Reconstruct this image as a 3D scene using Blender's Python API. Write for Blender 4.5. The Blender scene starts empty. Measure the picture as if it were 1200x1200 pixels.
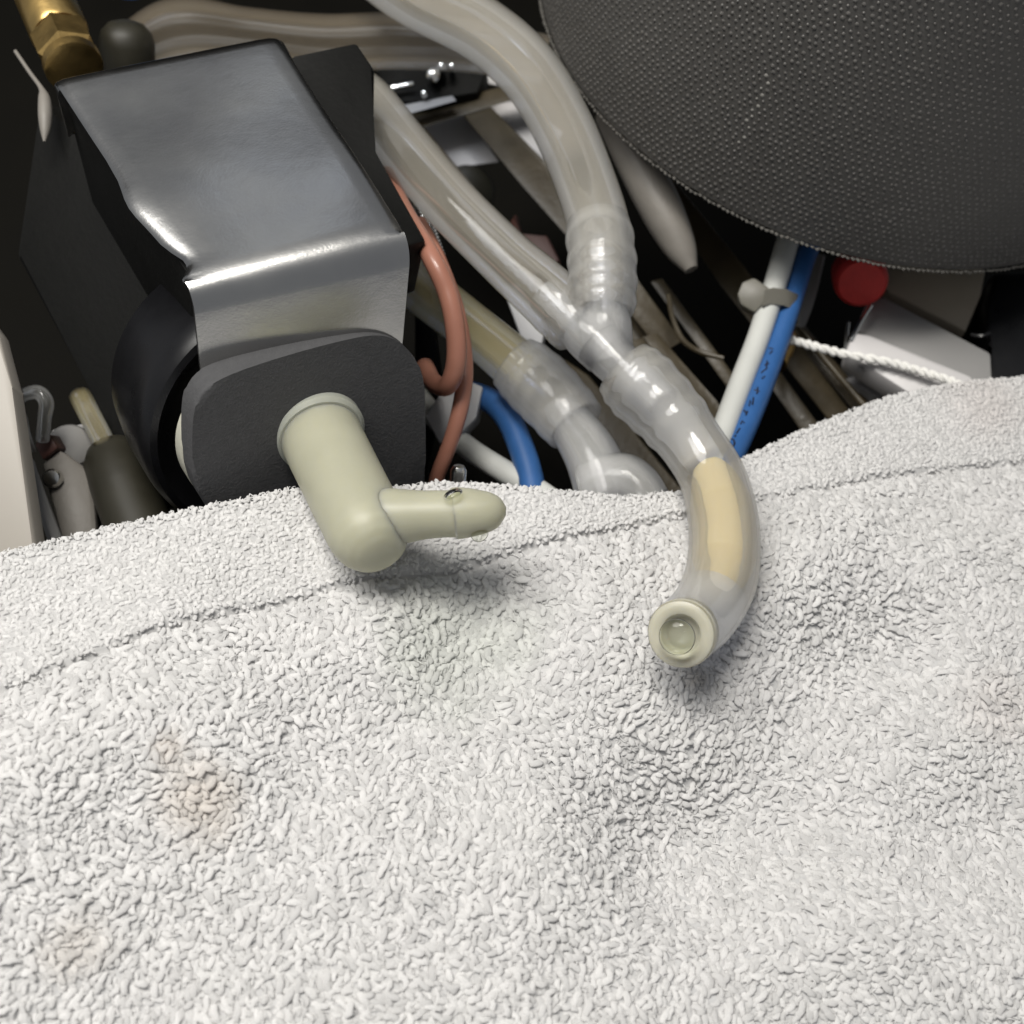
import bpy, bmesh, math, random
import numpy as np
from mathutils import Vector, Matrix
random.seed(5); rng = np.random.default_rng(5)
sc = bpy.context.scene
COL = sc.collection
MM = 0.001                                    # everything below is written in millimetres

# ------------------------------------------------------------------ camera
RX = Vector((.91020, .21620, -.35327)); RY = Vector((-.36803, .81344, -.45041)); RZ = Vector((.18999, .53997, .81996))
ROT = Matrix((RX, RY, RZ))                    # camera axes -> world axes (world x runs along the machine's front, z is up)
CAM = Vector((0, 0, 152.6)); F = 1449.0
cam = bpy.data.cameras.new('camera'); cam_o = bpy.data.objects.new('camera', cam); COL.objects.link(cam_o)
cam_o.matrix_world = Matrix.Translation(CAM*MM) @ ROT.to_4x4()
cam.sensor_fit = 'HORIZONTAL'; cam.angle = 2*math.atan(600/F)
cam.clip_start = .003; cam.clip_end = 20
cam.dof.use_dof = True; cam.dof.focus_distance = .174; cam.dof.aperture_fstop = 26.0
cam.lens_unit = 'MILLIMETERS'
sc.camera = cam_o

def P(px, py, d):                             # a point seen at a spot of the photograph, d mm in front of the camera
    return CAM + ROT @ Vector(((px-600)/F*d, (600-py)/F*d, -d))
def G(px, py, h=0.0):                         # where that ray meets the level z = h
    r = ROT @ Vector(((px-600)/F, (600-py)/F, -1)); t = (h-CAM.z)/r.z
    return CAM + r*t
def PX(px, d): return px*d/F                  # size in mm of px pixels at depth d

# ------------------------------------------------------------------ light
w = bpy.data.worlds.new('World'); sc.world = w; w.use_nodes = True
bg = w.node_tree.nodes['Background']; bg.inputs[0].default_value = (.92, .95, 1, 1); bg.inputs[1].default_value = .19
def lamp(name, cpos, target, size, watt, colour):
    l = bpy.data.lights.new(name, 'AREA'); l.shape = 'DISK'; l.size = size*MM; l.energy = watt; l.color = colour
    o = bpy.data.objects.new(name, l); COL.objects.link(o)
    p = CAM + ROT @ Vector(cpos); d = P(*target) - p
    o.location = p*MM; o.rotation_euler = d.to_track_quat('-Z', 'Y').to_euler()
lamp('lamp_key', (-235, 320, 250), (520, 740, 174), 300, 1.95, (1, .975, .925))
lamp('lamp_second', (-40, 330, 260), (600, 700, 175), 170, 1.6, (1, .965, .90))
_p = P(212, 222, 172); _n = Vector((-.03, -.02, 1)).normalized(); _v = (_p-CAM).normalized(); REFL = _v-_n*(2*_v.dot(_n))
l = bpy.data.lights.new('lamp_bracket_glow', 'AREA'); l.shape = 'DISK'; l.size = 90*MM; l.energy = .010; l.color = (.80, .88, 1)  # added lamp, set where the bracket's top mirrors it as a bluish glow
o = bpy.data.objects.new('lamp_bracket_glow', l); COL.objects.link(o); o.location = (_p+REFL*620)*MM; o.rotation_euler = (-REFL).to_track_quat('-Z', 'Y').to_euler()
sc.view_settings.view_transform = 'Standard'; sc.view_settings.look = 'None'; sc.view_settings.gamma = 1
sc.view_settings.exposure = .38
sc.render.engine = 'CYCLES'
sc.cycles.max_bounces = 12; sc.cycles.volume_bounces = 5; sc.cycles.transparent_max_bounces = 24; sc.cycles.caustics_refractive = False; sc.cycles.caustics_reflective = False
sc.cycles.sample_clamp_indirect = 4

# ------------------------------------------------------------------ materials
def nt(name):
    m = bpy.data.materials.new(name); m.use_nodes = True
    return m, m.node_tree.nodes, m.node_tree.links, m.node_tree.nodes['Principled BSDF']
def mat(name, col, rough=.5, metal=0, var=.12, scale=250, bump=.0, bscale=900, sss=0, sssr=(1, .9, .7), sscale=.002, coat=0, spec=.5, rvar=.1, trans=0, ior=1.45):
    m, n, l, b = nt(name)
    tc = n.new('ShaderNodeTexCoord'); no = n.new('ShaderNodeTexNoise'); no.inputs['Scale'].default_value = scale; no.inputs['Detail'].default_value = 6
    l.new(tc.outputs['Object'], no.inputs['Vector'])
    mx = n.new('ShaderNodeMix'); mx.data_type = 'RGBA'
    mx.inputs[6].default_value = (*[c*(1-var) for c in col], 1); mx.inputs[7].default_value = (*[min(1, c*(1+var)) for c in col], 1)
    l.new(no.outputs['Fac'], mx.inputs[0]); l.new(mx.outputs[2], b.inputs['Base Color'])
    mr = n.new('ShaderNodeMapRange'); mr.inputs[3].default_value = max(.02, rough-rvar); mr.inputs[4].default_value = min(1, rough+rvar)
    l.new(no.outputs['Fac'], mr.inputs[0]); l.new(mr.outputs[0], b.inputs['Roughness'])
    b.inputs['Metallic'].default_value = metal; b.inputs['Coat Weight'].default_value = coat; b.inputs['Specular IOR Level'].default_value = spec
    b.inputs['IOR'].default_value = ior; b.inputs['Transmission Weight'].default_value = trans
    if sss:
        b.inputs['Subsurface Weight'].default_value = sss; b.inputs['Subsurface Radius'].default_value = sssr; b.inputs['Subsurface Scale'].default_value = sscale
    if bump:
        n2 = n.new('ShaderNodeTexNoise'); n2.inputs['Scale'].default_value = bscale; n2.inputs['Detail'].default_value = 4
        l.new(tc.outputs['Object'], n2.inputs['Vector'])
        bp = n.new('ShaderNodeBump'); bp.inputs['Strength'].default_value = bump; bp.inputs['Distance'].default_value = .0004
        l.new(n2.outputs['Fac'], bp.inputs['Height']); l.new(bp.outputs[0], b.inputs['Normal'])
    return m

def silicone(name, col, dens, rough=.10, gl=.8, aniso=.1):
    """milky see-through rubber: a glossy clear skin round a body that scatters light"""
    m, n, l, b = nt(name); n.remove(b); out = n['Material Output']
    tc = n.new('ShaderNodeTexCoord'); n3 = n.new('ShaderNodeTexNoise'); n3.inputs['Scale'].default_value = 600; n3.inputs['Detail'].default_value = 3; l.new(tc.outputs['Object'], n3.inputs['Vector'])
    bp = n.new('ShaderNodeBump'); bp.inputs['Strength'].default_value = .08; bp.inputs['Distance'].default_value = .0002; l.new(n3.outputs['Fac'], bp.inputs['Height'])
    tr = n.new('ShaderNodeBsdfTransparent'); g = n.new('ShaderNodeBsdfGlossy'); g.inputs['Roughness'].default_value = rough; l.new(bp.outputs[0], g.inputs['Normal'])
    fr = n.new('ShaderNodeFresnel'); fr.inputs[0].default_value = 1.41; l.new(bp.outputs[0], fr.inputs['Normal'])
    fm = n.new('ShaderNodeMath'); fm.operation = 'MULTIPLY'; fm.inputs[1].default_value = gl; l.new(fr.outputs[0], fm.inputs[0])
    f = n.new('ShaderNodeMixShader'); l.new(fm.outputs[0], f.inputs[0]); l.new(tr.outputs[0], f.inputs[1]); l.new(g.outputs[0], f.inputs[2]); l.new(f.outputs[0], out.inputs[0])
    v = n.new('ShaderNodeVolumeScatter'); v.inputs['Color'].default_value = (*col, 1); v.inputs['Density'].default_value = dens; v.inputs['Anisotropy'].default_value = aniso
    l.new(v.outputs[0], out.inputs['Volume'])
    return m

M = {}
M['black'] = mat('black_plastic', (.0045, .0045, .004), .6, bump=.15, spec=.22)
M['black_gloss'] = mat('black_lacquer', (.006, .006, .007), .30, bump=.05, bscale=300)
M['olive'] = mat('olive_plastic', (.022, .020, .013), .5, var=.2)
M['rubber'] = mat('grey_rubber', (.068, .068, .071), .78, var=.2, scale=900, bump=.3, bscale=2500, spec=.35)
M['brown_bar'] = mat('brown_black_metal', (.062, .049, .029), .38, var=.3, bump=.2)
M['tray'] = mat('dark_tray', (.004, .0036, .0026), .8, spec=.12, var=.4, scale=60, bump=.2)
M['grey_panel'] = mat('grey_plastic', (.46, .46, .47), .55, bump=.15, scale=120, var=.2)
M['nylon'] = mat('pale_nylon', (.375, .37, .285), .42, var=.10, scale=160, sss=1, sssr=(1, .92, .62), sscale=.005, bump=.06, bscale=500)
M['nylon_collar'] = mat('cloudy_nylon', (.36, .37, .32), .4, var=.06, scale=200, sss=.5, sssr=(1, .9, .7), sscale=.002)
M['disc'] = mat('cream_disc', (.52, .51, .43), .55, var=.15, scale=150, bump=.2)
M['pink'] = mat('salmon_insulation', (.37, .165, .115), .38, var=.12, scale=200, coat=.2)
M['blue'] = mat('blue_insulation', (.03, .105, .29), .42, var=.15, scale=300, bump=.05)
M['white_wire'] = mat('white_insulation', (.56, .57, .545), .42, var=.06, scale=200, bump=.05)
M['ink'] = mat('dark_ink', (.01, .012, .03), .6)
M['brass'] = mat('brass', (.66, .45, .17), .34, 1, var=.15, scale=300, bump=.1)
M['white'] = mat('white_plastic', (.55, .535, .535), .45, var=.06, scale=90, bump=.05)
M['grey_white'] = mat('dull_white_plastic', (.27, .265, .26), .55, var=.1, scale=90, bump=.08)
M['beige'] = mat('beige_plastic', (.36, .31, .24), .5, var=.15, scale=90, bump=.1)
M['cream'] = mat('cream_enamel', (.34, .315, .28), .4, var=.05, scale=60)
M['red'] = mat('red_rubber', (.55, .035, .03), .55, var=.2, scale=500, bump=.25, bscale=1500)
M['tie'] = mat('natural_nylon_tie', (.16, .153, .13), .45, var=.1, sss=.3, sscale=.001)
M['string'] = mat('white_string', (.80, .79, .76), .9, var=.1, scale=900)
M['boiler'] = mat('boiler_jacket', (.070, .067, .063), .55, var=.2, scale=300, bump=.2, bscale=1500)
M['dots'] = mat('jacket_dots', (.088, .084, .079), .36, var=.5, scale=130)
M['rim'] = mat('jacket_rim_thread', (.11, .105, .095), .8, var=.5, scale=900)
M['pink_grey'] = mat('pinkish_grey_plastic', (.20, .185, .165), .5, var=.15, scale=200, bump=.15)
M['maroon'] = mat('maroon_plastic', (.06, .022, .016), .5)
M['chrome'] = mat('bright_metal', (.7, .7, .68), .16, 1, var=.1, scale=200)
M['sil'] = silicone('clear_silicone', (.93, .855, .70), 125, .07)
M['sil_rib'] = silicone('cloudy_silicone', (.97, .945, .86), 380, .16, .6)
M['sil_amber'] = silicone('amber_silicone', (.95, .79, .40), 330, .09)
M['sil_brown'] = silicone('brownish_silicone', (.66, .54, .38), 75, .3, .25)
M['conn'] = silicone('cloudy_connector', (.96, .96, .91), 380, .13)
M['outlet'] = silicone('outlet_silicone', (.985, .94, .82), 330, .09, .6)
M['milk'] = mat('yellowish_water', (.50, .42, .255), .6, var=.10, scale=120, sss=1, sssr=(1, .85, .5), sscale=.004, spec=.1)
M['outlet_end'] = mat('milky_tube_end', (.46, .445, .365), .36, var=.05, scale=200, sss=.7, sssr=(1, .9, .6), sscale=.002)
m, n, l, b = nt('water');  M['water'] = m
n.remove(b); tr = n.new('ShaderNodeBsdfTransparent'); tr.inputs[0].default_value = (.93, .94, .90, 1); g = n.new('ShaderNodeBsdfGlossy'); g.inputs['Roughness'].default_value = .02
fr = n.new('ShaderNodeFresnel'); fr.inputs[0].default_value = 1.33; f = n.new('ShaderNodeMixShader'); l.new(fr.outputs[0], f.inputs[0]); l.new(tr.outputs[0], f.inputs[1]); l.new(g.outputs[0], f.inputs[2]); l.new(f.outputs[0], n['Material Output'].inputs[0])

# brushed bracket steel: smudges, fine grain
m, n, l, b = nt('bracket_steel'); M['steel'] = m
tc = n.new('ShaderNodeTexCoord')
n1 = n.new('ShaderNodeTexNoise'); n1.inputs['Scale'].default_value = 70; n1.inputs['Detail'].default_value = 6; l.new(tc.outputs['Object'], n1.inputs['Vector'])
n2 = n.new('ShaderNodeTexNoise'); n2.inputs['Scale'].default_value = 2600; n2.inputs['Detail'].default_value = 3; l.new(tc.outputs['Object'], n2.inputs['Vector'])
mr = n.new('ShaderNodeMapRange'); mr.inputs[3].default_value = .16; mr.inputs[4].default_value = .32; l.new(n1.outputs['Fac'], mr.inputs[0]); l.new(mr.outputs[0], b.inputs['Roughness'])
cr = n.new('ShaderNodeMix'); cr.data_type = 'RGBA'; cr.inputs[6].default_value = (.36, .36, .37, 1); cr.inputs[7].default_value = (.54, .535, .51, 1); l.new(n1.outputs['Fac'], cr.inputs[0]); l.new(cr.outputs[2], b.inputs['Base Color'])
bp = n.new('ShaderNodeBump'); bp.inputs['Strength'].default_value = .10; bp.inputs['Distance'].default_value = .0001; l.new(n2.outputs['Fac'], bp.inputs['Height'])
bp2 = n.new('ShaderNodeBump'); bp2.inputs['Strength'].default_value = .12; bp2.inputs['Distance'].default_value = .0012; l.new(n1.outputs['Fac'], bp2.inputs['Height']); l.new(bp.outputs[0], bp2.inputs['Normal']); l.new(bp2.outputs[0], b.inputs['Normal'])
b.inputs['Metallic'].default_value = 1

# towel cotton with faint coffee and water stains, some shade painted below the hose
def towel_mat(name):
    m, n, l, b = nt(name)
    tc = n.new('ShaderNodeTexCoord'); no = n.new('ShaderNodeTexNoise'); no.inputs['Scale'].default_value = 55; no.inputs['Detail'].default_value = 5
    l.new(tc.outputs['Object'], no.inputs['Vector'])
    base = n.new('ShaderNodeMix'); base.data_type = 'RGBA'; base.inputs[6].default_value = (.93, .925, .915, 1); base.inputs[7].default_value = (.98, .97, .97, 1)
    l.new(no.outputs['Fac'], base.inputs[0]); cur = base.outputs[2]
    for (px, py), r, col, amt in (((197, 880), 4.5, (.56, .42, .30), .75), ((225, 945), 8, (.78, .68, .58), .42), ((90, 1105), 6, (.80, .71, .61), .25), ((560, 725), 18, (.78, .81, .75), .5),
                                  ((1165, 830), 9, (.84, .75, .71), .2), ((1150, 480), 12, (.88, .80, .77), .3), ((820, 793), 3.2, (.50, .42, .33), .55)):  # last spot: wet cloth plus brownish shade below the hose end, as colour
        c = G(px, py, 1)*MM
        vm = n.new('ShaderNodeVectorMath'); vm.operation = 'DISTANCE'; vm.inputs[1].default_value = c
        l.new(tc.outputs['Object'], vm.inputs[0])
        wob = n.new('ShaderNodeMath'); wob.operation = 'MULTIPLY_ADD'; wob.inputs[1].default_value = r*MM*1.8; l.new(no.outputs['Fac'], wob.inputs[0])
        l.new(vm.outputs['Value'], wob.inputs[2])
        mr = n.new('ShaderNodeMapRange'); mr.interpolation_type = 'SMOOTHSTEP'; mr.inputs[1].default_value = r*MM*.9; mr.inputs[2].default_value = r*MM*1.9; mr.inputs[3].default_value = amt; mr.inputs[4].default_value = 0
        l.new(wob.outputs[0], mr.inputs[0])
        mx = n.new('ShaderNodeMix'); mx.data_type = 'RGBA'; mx.inputs[7].default_value = (*col, 1); l.new(mr.outputs[0], mx.inputs[0]); l.new(cur, mx.inputs[6]); cur = mx.outputs[2]
    at_ = n.new('ShaderNodeAttribute'); at_.attribute_name = 'tone'; tm_ = n.new('ShaderNodeVectorMath'); tm_.operation = 'SCALE'; l.new(cur, tm_.inputs[0]); l.new(at_.outputs['Fac'], tm_.inputs['Scale']); cur = tm_.outputs[0]
    l.new(cur, b.inputs['Base Color']); b.inputs['Roughness'].default_value = .95; b.inputs['Specular IOR Level'].default_value = .15
    b.inputs['Sheen Weight'].default_value = .15
    n2 = n.new('ShaderNodeTexNoise'); n2.inputs['Scale'].default_value = 3500; n2.inputs['Detail'].default_value = 3; l.new(tc.outputs['Object'], n2.inputs['Vector'])
    bp = n.new('ShaderNodeBump'); bp.inputs['Strength'].default_value = .5; bp.inputs['Distance'].default_value = .00015; l.new(n2.outputs['Fac'], bp.inputs['Height']); l.new(bp.outputs[0], b.inputs['Normal'])
    geo = n.new('ShaderNodeNewGeometry'); sc1 = n.new('ShaderNodeVectorMath'); sc1.operation = 'SCALE'; sc1.inputs['Scale'].default_value = .52; l.new(geo.outputs['Normal'], sc1.inputs[0])
    ad = n.new('ShaderNodeVectorMath'); ad.operation = 'ADD'; ad.inputs[1].default_value = (0, 0, .48); l.new(sc1.outputs[0], ad.inputs[0])       # loose fibres soften a loop's shading towards the cloth's own
    nm = n.new('ShaderNodeVectorMath'); nm.operation = 'NORMALIZE'; l.new(ad.outputs[0], nm.inputs[0]); l.new(nm.outputs[0], bp.inputs['Normal'])
    t = n.new('ShaderNodeBsdfTranslucent'); l.new(cur, t.inputs[0]); mxs = n.new('ShaderNodeMixShader'); mxs.inputs[0].default_value = .46
    l.new(b.outputs[0], mxs.inputs[1]); l.new(t.outputs[0], mxs.inputs[2]); l.new(mxs.outputs[0], n['Material Output'].inputs[0])
    return m
M['towel'] = towel_mat('towel_cotton')

# ------------------------------------------------------------------ building helpers
def tag(o, label=None, cat=None, group=None, kind=None):
    if label: o['label'] = label
    if cat: o['category'] = cat
    if group: o['group'] = group
    if kind: o['kind'] = kind
    return o
def link(name, me, parent=None, smooth=True, material=None):
    o = bpy.data.objects.new(name, me); COL.objects.link(o)
    if material: me.materials.append(material)
    if smooth and len(me.polygons): me.polygons.foreach_set('use_smooth', [True]*len(me.polygons))
    if parent:
        o.parent = parent; o.matrix_parent_inverse = Matrix.Translation(-parent.location)
    return o
def empty(name, at, label, cat, group=None):
    o = bpy.data.objects.new(name, None); COL.objects.link(o); o.location = at*MM; o.empty_display_size = .005
    return tag(o, label, cat, group)
def mesh_of(bm, name, autosmooth=35):
    bmesh.ops.recalc_face_normals(bm, faces=bm.faces)
    if autosmooth:
        for e in bm.edges:
            if len(e.link_faces) == 2 and e.calc_face_angle(0) > math.radians(autosmooth): e.smooth = False
    bmesh.ops.scale(bm, vec=(MM, MM, MM), verts=bm.verts)
    me = bpy.data.meshes.new(name); bm.to_mesh(me); bm.free()
    return me
def spline(pts, n=8):                         # Catmull-Rom through 4-vectors (x, y, z, radius)
    q = [Vector(p) for p in pts]; q = [q[0]*2-q[1]] + q + [q[-1]*2-q[-2]]; out = []
    for i in range(1, len(q)-2):
        for k in range(n):
            t = k/n; a, b_, c, d = q[i-1:i+3]
            out.append(.5*((2*b_)+(c-a)*t+(2*a-5*b_+4*c-d)*t*t+(3*b_-a-3*c+d)*t**3))
    out.append(q[-2]); return out
def add_tube(bm, path, sides=20, cap=True, squash=None):
    rings = []; N = None
    for i, p in enumerate(path):
        a = path[max(0, i-1)]; b_ = path[min(len(path)-1, i+1)]
        T = Vector(b_[:3])-Vector(a[:3]); T.normalize()
        if N is None: N = T.orthogonal().normalized()
        N = (N - T*N.dot(T)).normalized(); B = T.cross(N)
        r = p[3]
        rings.append([bm.verts.new(Vector(p[:3]) + (N*math.cos(2*math.pi*k/sides)+B*math.sin(2*math.pi*k/sides))*r) for k in range(sides)])
    for a, b_ in zip(rings, rings[1:]):
        for k in range(sides): bm.faces.new((a[k], a[(k+1) % sides], b_[(k+1) % sides], b_[k]))
    if cap: bm.faces.new(rings[0][::-1]); bm.faces.new(rings[-1])
    return rings
def path_px(pts, n=8):                        # points (px, py, depth, radius in px) -> smooth world path
    return spline([(*P(a, b_, d), PX(r, d)) for a, b_, d, r in pts], n)
def tube(name, path, material, parent=None, wall=None, sides=24, cap=True):
    bm = bmesh.new()
    if wall is None: add_tube(bm, path, sides, cap)
    else:                                     # hollow hose: outer skin, bore, two end rings
        o = add_tube(bm, path, sides, False); i_ = add_tube(bm, [Vector((*p[:3], p[3]*wall)) for p in path], sides, False)
        for e in (0, -1):
            for k in range(sides): bm.faces.new((o[e][k], o[e][(k+1) % sides], i_[e][(k+1) % sides], i_[e][k]))
    return link(name, mesh_of(bm, name), parent, True, material)
def ribbed(path, start, stop, n, amp, seed=0): # path with bulging rings between two fractions of its length
    rr = random.Random(seed); out = []; L = len(path)-1
    cs = [start+(stop-start)*(k+.5)/n + rr.uniform(-.1, .1)*(stop-start)/n for k in range(n)]
    for i, p in enumerate(path):
        t = i/L; add = sum(amp*math.exp(-((t-c)/((stop-start)/n*.30))**2) for c in cs)
        out.append(Vector((*p[:3], p[3]+add)))
    return out
def lathe(name, A, D, prof, material, parent=None, seg=40, cap=True):
    bm = bmesh.new(); D = D.normalized(); N = D.orthogonal().normalized(); B = D.cross(N); rings = []
    for t, r in prof:
        c = A + D*t
        rings.append([bm.verts.new(c+(N*math.cos(2*math.pi*k/seg)+B*math.sin(2*math.pi*k/seg))*max(r, .01)) for k in range(seg)])
    for a, b_ in zip(rings, rings[1:]):
        for k in range(seg): bm.faces.new((a[k], a[(k+1) % seg], b_[(k+1) % seg], b_[k]))
    if cap: bm.faces.new(rings[0][::-1]); bm.faces.new(rings[-1])
    return link(name, mesh_of(bm, name), parent, True, material)
def slab_bm(bm, pts, off, bevel=.4, seg=2):   # outline extruded along off, edges rounded
    a = [bm.verts.new(p) for p in pts]; b_ = [bm.verts.new(p+off) for p in pts]; n_ = len(pts)
    fs = [bm.faces.new(a), bm.faces.new(b_[::-1])] + [bm.faces.new((a[k], b_[k], b_[(k+1) % n_], a[(k+1) % n_])) for k in range(n_)]
    if bevel:
        es = {e for f in fs for e in f.edges}
        bmesh.ops.bevel(bm, geom=list(es), offset=bevel, segments=seg, affect='EDGES', profile=.5, clamp_overlap=True)
def slab(name, px, thick, material, parent=None, bevel=.4, direc=None):
    pts = [P(*p) for p in px]
    c = sum(pts, Vector())/len(pts)
    n_ = Vector()
    for i in range(len(pts)): n_ += (pts[i]-c).cross(pts[(i+1) % len(pts)]-c)
    n_.normalize()
    if n_.dot(c-CAM) < 0: n_ = -n_
    if direc == 'ray': n_ = (c-CAM).normalized()
    elif direc is not None: n_ = direc.normalized()
    bm = bmesh.new(); slab_bm(bm, pts, n_*thick, bevel)
    return link(name, mesh_of(bm, name), parent, True, material)
def box_world(name, lo, hi, material, parent=None, bevel=.5):
    bm = bmesh.new()
    slab_bm(bm, [Vector((lo[0], lo[1], hi[2])), Vector((hi[0], lo[1], hi[2])), Vector((hi[0], hi[1], hi[2])), Vector((lo[0], hi[1], hi[2]))], Vector((0, 0, lo[2]-hi[2])), bevel)
    return link(name, mesh_of(bm, name), parent, True, material)
UX, UY, UZ = Vector((1, 0, 0)), Vector((0, 1, 0)), Vector((0, 0, 1))

# ------------------------------------------------------------------ setting: the machine's dark floor, back and front wall under the towel
tag(box_world('machine_floor', (-160, 70, -78), (420, 420, -72), M['tray']), kind='structure')
tag(box_world('machine_back_wall', (-160, 405, -71.9), (420, 411, 190), M['tray']), kind='structure')
tag(box_world('machine_front_wall', (-60, 60, -71.9), (260, 76, -9), M['tray']), kind='structure')

# ------------------------------------------------------------------ towel
EDGE = [(-80, 655), (0, 640), (120, 612), (230, 592), (340, 572), (440, 572), (520, 563), (580, 566), (640, 573), (740, 578), (800, 573), (870, 536), (950, 498), (1040, 462), (1110, 448), (1200, 438), (1290, 430)]
SEAM = [(-80, 850), (0, 815), (90, 780), (180, 745), (280, 715), (430, 680), (540, 660), (640, 640), (760, 612), (880, 590), (960, 578), (1030, 560), (1120, 548), (1200, 538), (1290, 528)]
ew = sorted((G(a, b_, 2.0)[:2] for a, b_ in EDGE), key=lambda v: v[0]); sw = sorted((G(a, b_, 1.0)[:2] for a, b_ in SEAM), key=lambda v: v[0])
ewx, ewy = np.array(ew).T; swx, swy = np.array(sw).T
def edge_y(x): return np.interp(x, ewx, ewy)
def seam_y(x): return np.interp(x, swx, swy)
def vnoise(x, y, s, seed):                    # smooth value noise
    r_ = np.random.default_rng(seed).random((256, 256)); X = x/s+100; Y = y/s+100
    i = np.floor(X).astype(int); j = np.floor(Y).astype(int); u = X-i; v = Y-j; u = u*u*(3-2*u); v = v*v*(3-2*v)
    g = lambda a, b_: r_[a % 256, b_ % 256]
    return (g(i, j)*(1-u)+g(i+1, j)*u)*(1-v)+(g(i, j+1)*(1-u)+g(i+1, j+1)*u)*v
def ridge(x, y, a, b_, amp, wid):             # a soft fold running from pixel a to pixel b
    A, B = np.array(G(*a)[:2]), np.array(G(*b_)[:2]); d = B-A; L = np.hypot(*d); d /= L
    t = (x-A[0])*d[0]+(y-A[1])*d[1]; s = -(x-A[0])*d[1]+(y-A[1])*d[0]
    tt = np.clip(t, 0, L); dd = np.hypot(s, t-tt)
    return amp*np.exp(-(dd/wid)**2)
def relief(x, y):
    h = (vnoise(x, y, 34, 1)-.5)*5.0 + (vnoise(x, y, 14, 2)-.5)*1.8
    h += ridge(x, y, (1010, 745), (820, 1000), -4.2, 12) + ridge(x, y, (1230, 960), (800, 960), -3.6, 11)
    h += ridge(x, y, (660, 760), (880, 930), 1.8, 8) + ridge(x, y, (560, 730), (600, 760), -2.6, 11)
    h += ridge(x, y, (1180, 640), (960, 700), 1.5, 7) + ridge(x, y, (60, 900), (420, 760), 1.6, 9)
    h += ridge(x, y, (900, 700), (1000, 620), 1.2, 5) + ridge(x, y, (650, 1010), (1200, 1130), 2.6, 10) + ridge(x, y, (640, 640), (700, 700), 1.5, 9)
    fade = np.clip((edge_y(x)-y)/16, 0, 1)
    return h*(.25+.75*fade)*1.35
def towel_z(x, y):
    s = y-seam_y(x)                           # >0 on the hem side
    groove = -1.0*np.exp(-(s/.45)**2)
    hem = .9/(1+np.exp(-s/.5))
    return relief(x, y) + groove + hem
NX, = (520,)
xs = np.linspace(-62, 232, NX)
vs = np.concatenate([[-1]*0, np.linspace(.6, 130, 300)])
rows = []
jit = (vnoise(xs, xs*0, 1.3, 7)-.5)*.7
eY = edge_y(xs)+jit
for dv, dz in ((18, -5.5), (6, -5), (1.6, -4.2), (.3, -3.0), (-.2, -1.9), (-.05, -.8)):
    y = eY-dv; rows.append(np.stack([xs, y, relief(xs, eY-.6)+.9+dz], 1))
for v in vs:
    y = eY*np.exp(-v/6)+edge_y(xs)*(1-np.exp(-v/6))-v
    z = towel_z(xs, y) + (-.45*np.exp(-v/.6))
    rows.append(np.stack([xs, y, z], 1))
V = np.concatenate(rows)*MM; nr = len(rows)
idx = np.arange(nr*NX).reshape(nr, NX)
Fq = np.stack([idx[:-1, :-1], idx[:-1, 1:], idx[1:, 1:], idx[1:, :-1]], -1).reshape(-1, 4)
def mesh_np(name, V, Fq, material, smooth=True, tone=None):
    me = bpy.data.meshes.new(name); me.vertices.add(len(V)); me.vertices.foreach_set('co', V.astype(np.float32).ravel())
    k = Fq.shape[1]; me.loops.add(Fq.size); me.loops.foreach_set('vertex_index', Fq.astype(np.int32).ravel())
    me.polygons.add(len(Fq)); me.polygons.foreach_set('loop_start', np.arange(0, Fq.size, k, dtype=np.int32)); me.polygons.foreach_set('loop_total', np.full(len(Fq), k, dtype=np.int32))
    me.polygons.foreach_set('use_smooth', np.full(len(Fq), smooth)); me.update(calc_edges=True); me.validate()
    me.materials.append(material)
    if tone is not None: me.attributes.new('tone', 'FLOAT', 'POINT').data.foreach_set('value', np.asarray(tone, dtype=np.float32))
    return me
def tones(V, n_, lo=.80): return np.repeat(1-(1-lo)*rng.random(n_)**1.3, len(V)//n_)
towel = bpy.data.objects.new('towel', mesh_np('towel', V, Fq[:, ::-1], M['towel'], True, np.full(len(V), .86))); COL.objects.link(towel)
tag(towel, 'white terry cloth towel with a seamed hem, spread over the whole front', 'towel')

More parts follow.
